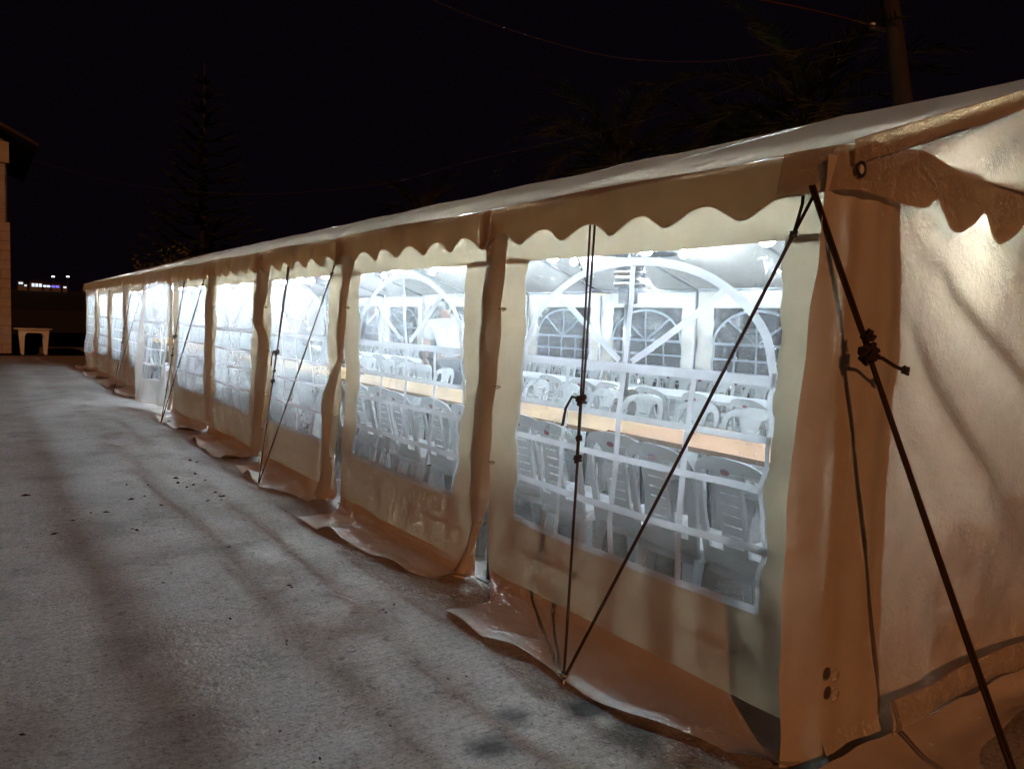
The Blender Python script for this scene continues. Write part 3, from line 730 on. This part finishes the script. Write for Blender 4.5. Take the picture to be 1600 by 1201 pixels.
# ------------------------------------------------------------------ person in the aisle
def skin(name, verts, edges, radii, m, parent, root=0, sub=2):
    me = bpy.data.meshes.new(name); me.from_pydata(verts, edges, []); o = bpy.data.objects.new(name, me); COL.objects.link(o)
    md = o.modifiers.new('s', 'SKIN'); 
    for i, r in enumerate(radii):
        sv = me.skin_vertices[0].data[i]; sv.radius = r if isinstance(r, tuple) else (r, r); sv.use_root = (i == root)
    md.use_smooth_shade = True; sb = o.modifiers.new('u', 'SUBSURF'); sb.levels = sub; sb.render_levels = sub
    dg = bpy.context.evaluated_depsgraph_get(); m2 = bpy.data.meshes.new_from_object(o.evaluated_get(dg)); bpy.data.objects.remove(o)
    m2.materials.clear(); m2.materials.append(m); return obj(name, m2, parent)
def person(x, y, rz):
    t = tag(empty('person', (x, y, GZ), rz), 'person in white shirt and dark trousers stooping between the chair rows', 'person')
    # faces +x locally, stooping forward, hands reaching down to a chair back
    V = [(0, 0, .93), (.02, 0, 1.08), (.10, 0, 1.24), (.20, 0, 1.36), (.27, 0, 1.42), (.31, 0, 1.47), (.36, 0, 1.53), (.39, 0, 1.60),
         (-.02, .09, .88), (.03, .10, .49), (-.03, .11, .09), (.09, .12, .03), (-.02, -.09, .88), (.06, -.10, .49), (.01, -.11, .09), (.13, -.12, .03),
         (.19, .17, 1.34), (.27, .23, 1.09), (.44, .20, .92), (.50, .19, .88), (.19, -.17, 1.34), (.28, -.23, 1.09), (.45, -.20, .93), (.51, -.19, .89)]
    E_ = [(0, 1), (1, 2), (2, 3), (3, 4), (4, 5), (5, 6), (6, 7), (0, 8), (8, 9), (9, 10), (10, 11), (0, 12), (12, 13), (13, 14), (14, 15), (3, 16), (16, 17), (17, 18), (18, 19), (3, 20), (20, 21), (21, 22), (22, 23)]
    Rr = [(.12, .15), (.11, .14), (.115, .15), (.10, .15), .065, .055, (.085, .075), (.075, .07), .085, .06, .04, .035, .085, .06, .04, .035, .062, .042, .032, .03, .062, .042, .032, .03]
    b = skin('body', V, E_, Rr, M['skin'], t)
    for s in (1, -1):                                            # five separate curled fingers each
        for k in range(5):
            bx = Vector((.515, s*(.165+.017*k) if k < 4 else s*.150, .885 if k < 4 else .90)); L = (.036, .043, .04, .032, .03)[k]
            d1 = Vector((.7, 0, -.7)) if k < 4 else Vector((.5, -s*.7, -.3)); d2 = Vector((.1, 0, -1)) if k < 4 else Vector((.7, 0, -.7))
            MB().tube([bx, bx+d1*L, bx+d1*L+d2*L*.9, bx+d1*L+d2*L*.9+Vector((-.4, 0, -.9))*L*.6], [.009, .0088, .008, .005], 7).build('finger', M['skin'], b, True)
        MB().lathe([(0, -.014), (.011, -.01), (.013, 0), (.010, .012), (0, .015)], n=10).build('ear', M['skin'], b, True); q = COL.objects[-1]; q.location = (.36, s*.085, 1.555)
        MB().lathe([(0, -.008), (.007, -.005), (.009, 0), (.007, .005), (0, .008)], n=8).build('eye', M['hair'], b, True); q = COL.objects[-1]; q.location = (.447, s*.032, 1.565)
    MB().tube([(.44, 0, 1.57), (.475, 0, 1.535), (.45, 0, 1.525)], [.008, .013, .008], 8).build('nose', M['skin'], b, True)
    MB().tube([(.44, -.022, 1.505), (.452, 0, 1.503), (.44, .022, 1.505)], .006, 6).build('mouth', M['sticker'], b, True)
    skin('shirt', [V[0], V[1], V[2], V[3], (.25, 0, 1.40), V[16], (.24, .215, 1.18), V[20], (.25, -.215, 1.18)], [(0, 1), (1, 2), (2, 3), (3, 4), (3, 5), (5, 6), (3, 7), (7, 8)],
         [(.15, .18), (.145, .175), (.145, .18), (.13, .175), .08, .085, .065, .085, .065], M['shirt'], t)
    skin('trousers', [(0, 0, .96), V[8], V[9], (-.02, .11, .14), V[12], V[13], (.01, -.11, .14)], [(0, 1), (1, 2), (2, 3), (0, 4), (4, 5), (5, 6)],
         [(.145, .175), .115, .082, .065, .115, .082, .065], M['trouser'], t)
    hv = MB(); hv.add(*_dome(.098, .088, .10)); h = hv.build('hair', M['hair'], t, True); h.location = (.362, 0, 1.585); h.rotation_euler = (0, R(-18), 0)
    return t
def _dome(a, b, c):
    vs = []; fs = []; n, k = 18, 8
    for i in range(k+1):
        th = math.pi*.62*i/k
        for j in range(n): ph = 2*math.pi*j/n; r = 1+.03*math.sin(7*ph+i); vs.append((a*math.sin(th)*math.cos(ph)*r, b*math.sin(th)*math.sin(ph)*r, c*math.cos(th)))
    for i in range(k):
        for j in range(n): fs.append((i*n+j, i*n+(j+1) % n, (i+1)*n+(j+1) % n, (i+1)*n+j))
    return vs, fs
person(2.26, 7.85, R(70))

# ------------------------------------------------------------------ guy ropes
def sagpath(a, b, sag=0.0, n=14):
    a, b = Vector(a), Vector(b); return [a.lerp(b, i/n)-Vector((0, 0, sag*4*(i/n)*(1-i/n))) for i in range(n+1)]
def knot(mb, c, r, d=(0, 0, 1), turns=3, th=.006):
    c = Vector(c); d = Vector(d).normalized(); u = d.orthogonal().normalized(); w_ = d.cross(u); pts = []
    for i in range(turns*9+1):
        a = 2*math.pi*i/9; rr = r*(1+.35*math.sin(i*1.9)); pts.append(c+(u*math.cos(a)+w_*math.sin(a))*rr+d*(r*2.2*(i/(turns*9)-.5)+.4*r*math.sin(i*2.3)))
    mb.tube(pts, th, 6); return mb
def guy(n0, near):
    yb = post_y(n0)+.815; A = Vector((-.375, yb, GZ+.02)); th = .0062 if near else .005
    nm = ['next to the corner post', 'at the fourth panel', 'beside the swung-out door panel', 'near the far end'][n0//2]
    t = tag(empty('guy_rope', A), 'dark guy rope knotted halfway and pegged through the skirt, '+nm, 'rope')
    top = Vector((-.022, yb+.365, 1.80)); k1 = Vector((-.125, yb+.395, 1.03)); k2 = Vector((-.16, yb+.33, .84))
    k1 = A.lerp(top, .585); k2 = A.lerp(top, .455); k15 = A.lerp(top, .50); o = Vector((0, .016, 0))
    mb = MB(); mb.tube([p-A for p in sagpath(A, k2, .01)], th, 6); mb.tube([p-A for p in sagpath(k2, k1, .0)], th, 6); mb.tube([p-A for p in sagpath(k2+o*.3, k1+o*.3, .0)], th, 6)
    mb.tube([p-A for p in sagpath(k1+o*.3, top+o, 0)], th*.85, 6); mb.tube([p-A for p in sagpath(k1-o*.6, top-o, .0)], th*.85, 6)
    mb.tube([p-A for p in (k1, k1+Vector((-.01, .05, .01)), k1+Vector((-.015, .085, -.045)), k1+Vector((-.015, .10, -.12)))], th, 6)
    mb.build('rope', M['rope'], t, True)
    for c, r in ((k1, .016), (k2, .011), (k15, .008)): knot(MB(), c-A, r, top-A, 3, th).build('knot', M['rope'], t, True)
    t = tag(empty('guy_rope', A), 'straight slanting dark guy rope without knots, '+nm, 'rope')
    top = Vector((-.028, post_y(n0)+.075, 1.80)); j = A.lerp(top, .93)
    mb = MB(); mb.tube([p-A for p in sagpath(A, j, .008)], th*1.05, 6); mb.tube([p-A for p in (j, top+Vector((-.005, .04, -.03)), top+Vector((.004, .045, .05)))], th*.9, 6); mb.tube([p-A for p in (j, top, top+Vector((.004, -.012, .06)))], th*.9, 6)
    mb.build('rope', M['rope'], t, True); knot(MB(), j-A, .008, top-A, 2, th*.8).build('knot', M['rope'], t, True)
    p = tag(empty('ground_peg', A), 'steel peg and ring holding the guy ropes, '+nm, 'peg')
    MB().tube([(0, 0, -.10), (0, 0, .022)], .006, 7).build('pin', M['steel'], p, True)
    MB().tube([(.014*math.cos(a), .014*math.sin(a), .018+.004*math.sin(a)) for a in linsp(0, 2*math.pi, 12)], .004, 6).build('ring', M['brass'], p, True)
for n0 in (0, 2, 4, 6): guy(n0, n0 == 0)
A = Vector((-.05, 1.50, 1.86)); G_ = at(1603, 1172, 2, GZ)
top = at(1266, 290, 0, -.115); kn = at(1357, 552, 1, 1.335); G_ = kn+(kn-top)*((kn.z-GZ)/(top.z-kn.z))
t = tag(empty('guy_rope', G_), 'thick doubled guy rope with big knot slanting in front of the corner flap', 'rope')
mb = MB(); side = Vector((.008, -.003, 0))
mb.tube([p-G_ for p in sagpath(top, kn, .004)], .0055, 7); mb.tube([p-G_ for p in sagpath(top+Vector((.0, -.012, 0)), kn+Vector((.004, -.008, 0)), .004)], .005, 7)
mb.tube([p-G_ for p in sagpath(kn+side*.4, G_+side, .006)], .0056, 7); mb.tube([p-G_ for p in sagpath(kn-side*.4, G_-side, .006)], .0056, 7)
e1 = at(1400, 573, 1, kn.y-.03); e2 = at(1415, 579, 1, kn.y-.04)
mb.tube([p-G_ for p in (kn+Vector((0, -.01, -.01)), kn.lerp(e1, .5)+Vector((0, 0, .006)), e1, e2)], .006, 7); mb.build('rope', M['rope'], t, True)
knot(MB(), kn-G_, .020, top-G_, 4, .0085).build('knot', M['rope'], t, True); knot(MB(), kn-G_+Vector((-.006, 0, .05)), .014, top-G_, 2, .007).build('knot', M['rope'], t, True)
knot(MB(), e2-G_, .008, (1, 0, -.2), 2, .006).build('knot', M['rope'], t, True)

# ------------------------------------------------------------------ litter and scuffs on the yard
mb = MB()
for (px, py) in [(297, 719), (308, 722), (305, 740), (275, 747), (278, 754), (320, 750), (292, 761), (302, 757), (336, 769), (344, 775), (349, 775), (346, 781), (325, 782), (198, 757), (231, 757), (226, 775), (205, 780), (252, 789), (40, 774), (142, 801), (166, 800), (207, 826), (214, 828), (85, 834), (358, 854), (114, 813), (452, 914), (456, 917), (360, 966), (35, 1147), (490, 1190), (500, 1184), (448, 1001), (448, 1006), (616, 944), (598, 952), (603, 956), (700, 1060), (610, 1133), (265, 659), (255, 910)]:
    c = at(px, py, 2, GZ+.004); s = random.uniform(.0016, .0034)*(c-CAM).length; a = random.random()*6; u = Vector((math.cos(a), math.sin(a), 0))*s*1.6; v_ = Vector((-math.sin(a), math.cos(a), 0))*s*.7
    mb.add([c-u, c-v_, c+u, c+v_, c+Vector((0, 0, s*.6))], [(0, 1, 4), (1, 2, 4), (2, 3, 4), (3, 0, 4)])
for k in range(260):
    x = random.uniform(-5, -.1); y = random.uniform(1.2, 14); c = Vector((x, y, GZ+.003)); s = random.uniform(.002, .006); a = random.random()*6
    u = Vector((math.cos(a), math.sin(a), 0))*s*1.5; v_ = Vector((-math.sin(a), math.cos(a), 0))*s*.8
    mb.add([c-u, c-v_, c+u, c+v_, c+Vector((0, 0, s*.7))], [(0, 1, 4), (1, 2, 4), (2, 3, 4), (3, 0, 4)])
tag(mb.build('leaf_litter', M['litter']), 'scattered dark leaf crumbs and grit on the concrete yard', 'litter', kind='stuff')

# ------------------------------------------------------------------ the stone building and the plastic table beside it
by = at(18, 552, 2, GZ).y; bx = at(18, 552, 2, GZ).x
bd = tag(empty('stone_building', (bx, by, GZ)), 'block-built stone building with overhanging dark eaves at the yard end', 'building')
Zm = at(18, 345, 1, by).z-GZ; Zl = at(16, 257, 1, by).z-GZ; Zt = at(18, 222, 1, by).z-GZ
MB().box((-6, .12, 0), (-.06, 7, Zt)).build('wall_core', M['mortar'], bd)
blk = [MB().box((0, 0, 0), (L, .14, .262)).data('block', M['block']) for L in (.50, .24)]
z = 0; k = 0
while z < Zm-.1:
    x = -(.50 if k % 2 else .24); 
    while x > -6: obj('block', blk[0 if x+.5 < 1e-6 or k % 2 == 0 and x < -.3 or k % 2 else 1], bd, (x, random.uniform(-.008, .008), z)); x -= .512
    z += .274; k += 1
ZB = z
bs = [MB().box((0, 0, 0), (.30, .10, .085)).data('block', M['block'])]
while z < Zl-.05:
    x = -.10-.30-(.15 if k % 2 else 0)
    if k % 2: obj('block', MB().box((0, 0, 0), (.14, .10, .085)).data('block', M['block']), bd, (-.242, .05, z))
    while x > -2.2: obj('block', bs[0], bd, (x, .05+random.uniform(-.006, .006), z)); x -= .308
    z += .094; k += 1
MB().box((-6, .045, ZB), (-2.21, .125, z)).build('wall_face', M['block'], bd)
MB().box((-6, -.02, z), (.0, .125, Zt-.02)).build('lintel_band', M['block'], bd)
e = at(60, 229, 1, by-.6); e0 = at(0, 195, 1, by-.6); ex = e.x-bx; ez = e.z-GZ; sl_ = (e.z-e0.z)/(e.x-e0.x)
v = [(ex, -.6, ez), (ex, 7.6, ez), (-3, 7.6, ez+sl_*(-3-ex)), (-3, -.6, ez+sl_*(-3-ex)), (-6-ex-0, -.6, ez), (-6-ex, 7.6, ez)]
v2 = [(a, b, c+.09) for a, b, c in v]
mk('roof', v+v2, [(0, 1, 2, 3), (3, 2, 5, 4), (6, 9, 8, 7), (9, 10, 11, 8), (0, 3, 9, 6), (3, 4, 10, 9), (0, 6, 7, 1), (4, 5, 11, 10)], M['roof_tile'], bd)
mk('gable_fill', [(-6, .13, Zt-.03), (0, .13, Zt-.03), (-3, .13, ez+sl_*(-3-ex)-.01)], [(0, 1, 2)], M['mortar'], bd)
# plastic table
ta = at(35, 553, 2, GZ); tw = .96
pt = tag(empty('plastic_table', (at(51, 552, 2, GZ).x, ta.y-.15, GZ)), 'white plastic garden table with arched legs beside the stone building', 'table')
tb = MB(); pr = []
for zz, k in ((.735, 1.0), (.765, 1.0), (.77, .985)):
    for i in range(28):
        a = 2*math.pi*i/28; pr.append((.50*k*math.copysign(abs(math.cos(a))**.55, math.cos(a)), .38*k*math.copysign(abs(math.sin(a))**.55, math.sin(a)), zz))
tb.add(pr, [(r*28+i, r*28+(i+1) % 28, (r+1)*28+(i+1) % 28, (r+1)*28+i) for r in range(2) for i in range(28)]+[tuple(range(56, 84)), tuple(range(27, -1, -1))])
tb.build('table_top', M['plastic'], pt)
for sy in (-1, 1):
    o_ = [(-.32, 0), (-.26, 0), (-.235, .52)]+[(-.235+.09*(1-math.cos(a)), .52+.12*math.sin(a)) for a in linsp(0, math.pi/2, 6)[1:]]
    o_ += [(-x, z) for x, z in reversed(o_)]; o_ += [(.38, .735), (-.38, .735)]; n = len(o_)
    me = curve_sheet('leg_arch', [[(x, z) for x, z in o_]], .03)
    for v_ in me.vertices: x, z, q = v_.co; v_.co = (x, sy*.27+q, z)
    me.materials.clear(); me.materials.append(M['plastic']); obj('leg_arch', me, pt)

# ------------------------------------------------------------------ utility pole and cables
pb = at(1410, 160, 0, 9.2); pt1 = at(1383, -60, 0, 9.2); d = (pt1-pb)/(pt1.z-pb.z); base = pb+d*(GZ-.1-pb.z)
up = tag(empty('utility_pole', base), 'weathered timber utility pole rising behind the marquee roof', 'pole')
MB().tube([p-base for p in (base, pb, pt1, pt1+d*.8)], [.17, .145, .12, .115], 12).build('pole_shaft', M['polewood'], up, True)
hk = at(1390, 50, 0, 9.2); sp = MB().tube([hk-base+Vector((-.35, .1, 0)), hk-base+Vector((.2, -.1, .0))], .03, 8).build('cable_bracket', M['steel'], up)
MB().lathe([(0, 0), (.05, .01), (.035, .05), (.05, .07), (0, .1)], n=12).build('insulator', M['whitetop'], up, True); q = COL.objects[-1]; q.location = hk-base+Vector((-.30, .1, .0))
def cable(name, pts, r, m, label):
    P_ = [atd(x, y, d_) for x, y, d_ in pts]; out = []
    for i in range(len(P_)-1):
        p0, p1, p2, p3 = P_[max(0, i-1)], P_[i], P_[i+1], P_[min(len(P_)-1, i+2)]
        for k in range(6):
            u = k/6; out.append(.5*((2*p1)+(p2-p0)*u+(2*p0-5*p1+4*p2-p3)*u*u+(3*p1-p0-3*p2+p3)*u**3))
    out.append(P_[-1]); tag(MB().tube(out, r, 5).build(name, m), label, 'cable')
dp = (hk-CAM).dot(_F)
cable('overhead_cable', [(1388, 48, dp), (1300, 68, dp+.4), (1200, 86, dp+.8), (1090, 97, dp+1.2), (950, 88, dp+1.8), (800, 48, dp+2.4), (675, 0, dp+3), (560, -60, dp+3.5)], .0085, M['cable'], 'thin sagging cable dipping from the utility pole against the sky')
cable('overhead_cable', [(1388, 47, dp), (1340, 34, dp-.8), (1280, 19, dp-1.8), (1190, 0, dp-3), (1050, -28, dp-4.5)], .014, M['litcable'], 'thick service cable coloured as lamp-lit, rising from the pole bracket')
cable('overhead_cable', [(1392, 70, dp), (1230, 109, dp+1), (1050, 175, dp+2.5), (900, 215, dp+4), (720, 256, dp+6), (600, 287, dp+8), (420, 303, dp+11), (260, 296, dp+14), (120, 270, dp+17), (-60, 215, dp+20)], .0075, M['cable'], 'faint long cable sloping down behind the palm fronds')

# ------------------------------------------------------------------ palms, conifer, shrub
def palm(base, h, nf, fl_, seed, label, lean=(0, 0)):
    rnd = random.Random(seed); t = tag(empty('palm_tree', base), label, 'palm')
    top = Vector((lean[0], lean[1], h)); pts = [Vector((lean[0]*s*s, lean[1]*s*s, h*s)) for s in linsp(0, 1, 14)]
    MB().tube(pts, [.26-.08*i/14+.02*(i % 2) for i in range(15)], 12).build('trunk', M['bark'], t, True)
    for k in range(nf):
        az = k*2.39996+rnd.uniform(-.2, .2); el = lerp(R(80), R(-12), (k+.5)/nf)+rnd.uniform(-.1, .1); L = fl_*rnd.uniform(.85, 1.1)
        dr = Vector((math.cos(az), math.sin(az), 0)); mb = MB(); n = 18; spine = []; p = top.copy(); e = el
        for i in range(n+1):
            spine.append(p.copy()); p = p+(dr*math.cos(e)+Vector((0, 0, math.sin(e))))*(L/n); e -= rnd.uniform(.035, .075)*(1+.6*math.cos(el))
        mb.tube(spine, [.022*(1-.85*i/n)+.003 for i in range(n+1)], 5); sd = dr.cross(Vector((0, 0, 1))).normalized()
        for i in range(3, n+1):
            for h_ in (0, .34, .67):
                if i == n and h_: break
                q = spine[i].lerp(spine[min(n, i+1)], h_); tn = (spine[min(n, i+1)]-spine[i-1]).normalized(); fr = i/n
                ll = .52*math.sin(math.pi*min(1, .12+fr*.86))**.6*fl_/2.6+.06
                for s in (-1, 1):
                    dv = (sd*s*.72+tn*.75+Vector((0, 0, rnd.uniform(-.10, .30)))).normalized(); wv = tn.cross(dv).cross(dv).normalized()*.014
                    mb.add([q-wv, q+wv, q+dv*ll*.6+wv*.7-Vector((0, 0, .02)), q+dv*ll-Vector((0, 0, .07*rnd.random()))], [(0, 1, 2), (0, 2, 3)])
        mb.build('frond', M['palmleaf'], t)
def ground_under(px, py, X): 
    p = at(px, py, 0, X); return p
c = at(965, 255, 0, 10.2); palm((c.x, c.y, GZ-.1), c.z-GZ, 28, 3.0, 1, 'date palm with brushy upright fronds behind the marquee, below the sagging cable')
c = at(1150, 265, 0, 10.6); palm((c.x, c.y, GZ-.1), c.z-GZ, 24, 2.3, 2, 'short date palm with low fronds just above the roofline')
c = at(1255, 190, 0, 9.9); palm((c.x, c.y, GZ-.1), c.z-GZ, 30, 2.9, 3, 'tall date palm with feathery fronds beside the utility pole')
c = at(660, 345, 0, 11); palm((c.x, c.y, GZ-.1), c.z-GZ, 22, 2.6, 4, 'date palm farther back behind the middle of the marquee')

def conifer(base, h, label):
    rnd = random.Random(5); t = tag(empty('conifer_tree', base), label, 'tree')
    MB().tube([(0, 0, 0), (0, 0, h*.5), (0, 0, h)], [.22, .14, .02], 9).build('trunk', M['bark'], t, True)
    cr = MB(); tiers = 17
    for k in range(tiers):
        z = h*(.12+.86*k/tiers); L = (h*.24)*(1-k/tiers)**.8+.25
        nb = 7
        for b in range(nb):
            a = 2*math.pi*b/nb+k*.9+rnd.uniform(-.2, .2); d = Vector((math.cos(a), math.sin(a), 0)); Lb = L*rnd.uniform(.8, 1.1); sp = []
            for i in range(9): u = i/8; sp.append(Vector((0, 0, z))+d*Lb*u+Vector((0, 0, Lb*(.10*u+.22*u*u))))
            cr.tube(sp, [.03*(1-.8*i/8) for i in range(9)], 4); sd = d.cross(Vector((0, 0, 1)))
            for i in range(2, 9):
                for s in (-1, 1):
                    for rep in range(3):
                        q = sp[i].lerp(sp[i-1], rep/3); ll = Lb*.26*(1-.5*i/8)*rnd.uniform(.7, 1.2); dv = (sd*s+d*.8+Vector((0, 0, rnd.uniform(.1, .6)))).normalized(); wv = Vector((0, 0, .045))
                        cr.add([q-wv, q+wv, q+dv*ll+wv*.4], [(0, 1, 2)])
    cr.build('crown', M['pineleaf'], t)
v_ = ray(318, 405); v_ = v_*(1/v_.y); c = CAM+v_*37; conifer((c.x, c.y, GZ-.1), at(322, 95, 1, 37).z-GZ, 'tall tiered conifer standing dark beyond the far end of the marquee')
def shrub(base, h, rx, seed, label, name='shrub'):
    rnd = random.Random(seed); t = tag(empty(name, base), label, 'shrub'); cr = MB(); st = MB()
    for k in range(9):
        a = rnd.uniform(0, 6.28); r = rx*rnd.uniform(.2, .8); tip = Vector((math.cos(a)*r, math.sin(a)*r, h*rnd.uniform(.65, 1))); st.tube([(0, 0, 0), tip*.5+Vector((0, 0, .2)), tip], [.04, .025, .008], 6)
        for j in range(220):
            f_ = rnd.uniform(.35, 1.05); q = tip*f_+Vector((rnd.gauss(0, .22), rnd.gauss(0, .22), rnd.gauss(0, .18)))*rx*.8; d = Vector((rnd.gauss(0, 1), rnd.gauss(0, 1), rnd.gauss(.3, 1))).normalized(); u = d.orthogonal().normalized()*.035; L = rnd.uniform(.10, .2)
            cr.add([q, q+d*L*.5+u, q+d*L, q+d*L*.5-u], [(0, 1, 2, 3)])
    st.build('stem', M['bark'], t, True); cr.build('crown', M['shrubleaf'], t)
v_ = ray(250, 470); v_ = v_*(1/v_.y); c = CAM+v_*25.5; shrub((c.x, c.y, GZ-.1), at(250, 385, 1, 25.5).z-GZ, 1.0, 3, 'yellow-green leafy shrub catching lamp light over the marquee end')

# ------------------------------------------------------------------ far lights on the hillside
def far_house(px0, px1, py0, py1, m, label, D=800):
    a = at(px0, py1, 1, D); b = at(px1, py0, 1, D); wd = b.x-a.x; h = b.z-a.z; gz = hillz((a.x+b.x)/2, D)+GZ-.4
    t = tag(empty('far_house', ((a.x+b.x)/2, D, gz)), label, 'house'); z0 = a.z-gz
    MB().box((-wd*.65, .2, 0), (wd*.65, wd, max(4, z0+h+1.2))).build('wall', M['mortar'], t); k = max(2, int(wd/2.2)); hh = max(4, z0+h+1.2)
    mk('roof', [(-wd*.75, -.5, hh), (wd*.75, -.5, hh), (wd*.75, wd+.5, hh), (-wd*.75, wd+.5, hh), (-wd*.4, wd/2, hh+wd*.3), (wd*.4, wd/2, hh+wd*.3)], [(0, 1, 5, 4), (1, 2, 5), (2, 3, 4, 5), (3, 0, 4)], M['roof_tile'], t)
    for i in range(k): x = -wd/2+wd*i/k; MB().box((x+wd*.04, .0, z0), (x+wd/k-wd*.04, .22, z0+h)).build('window', m, t)
far_house(49, 66, 443.5, 447.5, M['farwin'], 'brightly lit far house with white windows on the dark hillside')
far_house(67, 79, 446, 448.2, M['farwin'], 'dimmer low lit house between the white and blue lights')
far_house(80, 93, 446.5, 449, M['farblue'], 'far house with blue-violet lights on the hillside')
far_house(29, 36, 441, 443.5, M['farwin'], 'small far house with lit windows nearest the stone building')
far_house(38, 42, 445, 447, M['farwin'], 'tiny lit hut beside the bright far house')
far_house(99, 104, 448, 450, M['farwin'], 'small lit house at the marquee end of the far row of lights')
for (px, lab) in ((83, 'far street lamp glowing above the blue-lit house'), (106, 'far street lamp glowing nearest the marquee end')):
    c = at(px, 433, 1, 760); g = hillz(c.x, 760)+GZ-.5; t = tag(empty('street_lamp', (c.x, 760, g)), lab, 'street lamp')
    MB().tube([(0, 0, 0), (0, 0, c.z-g)], .12, 6).build('pole', M['darksteel'], t); MB().box((-1.1, -.4, c.z-g), (1.1, .4, c.z-g+.9)).build('lamp_head', M['farlamp'], t)
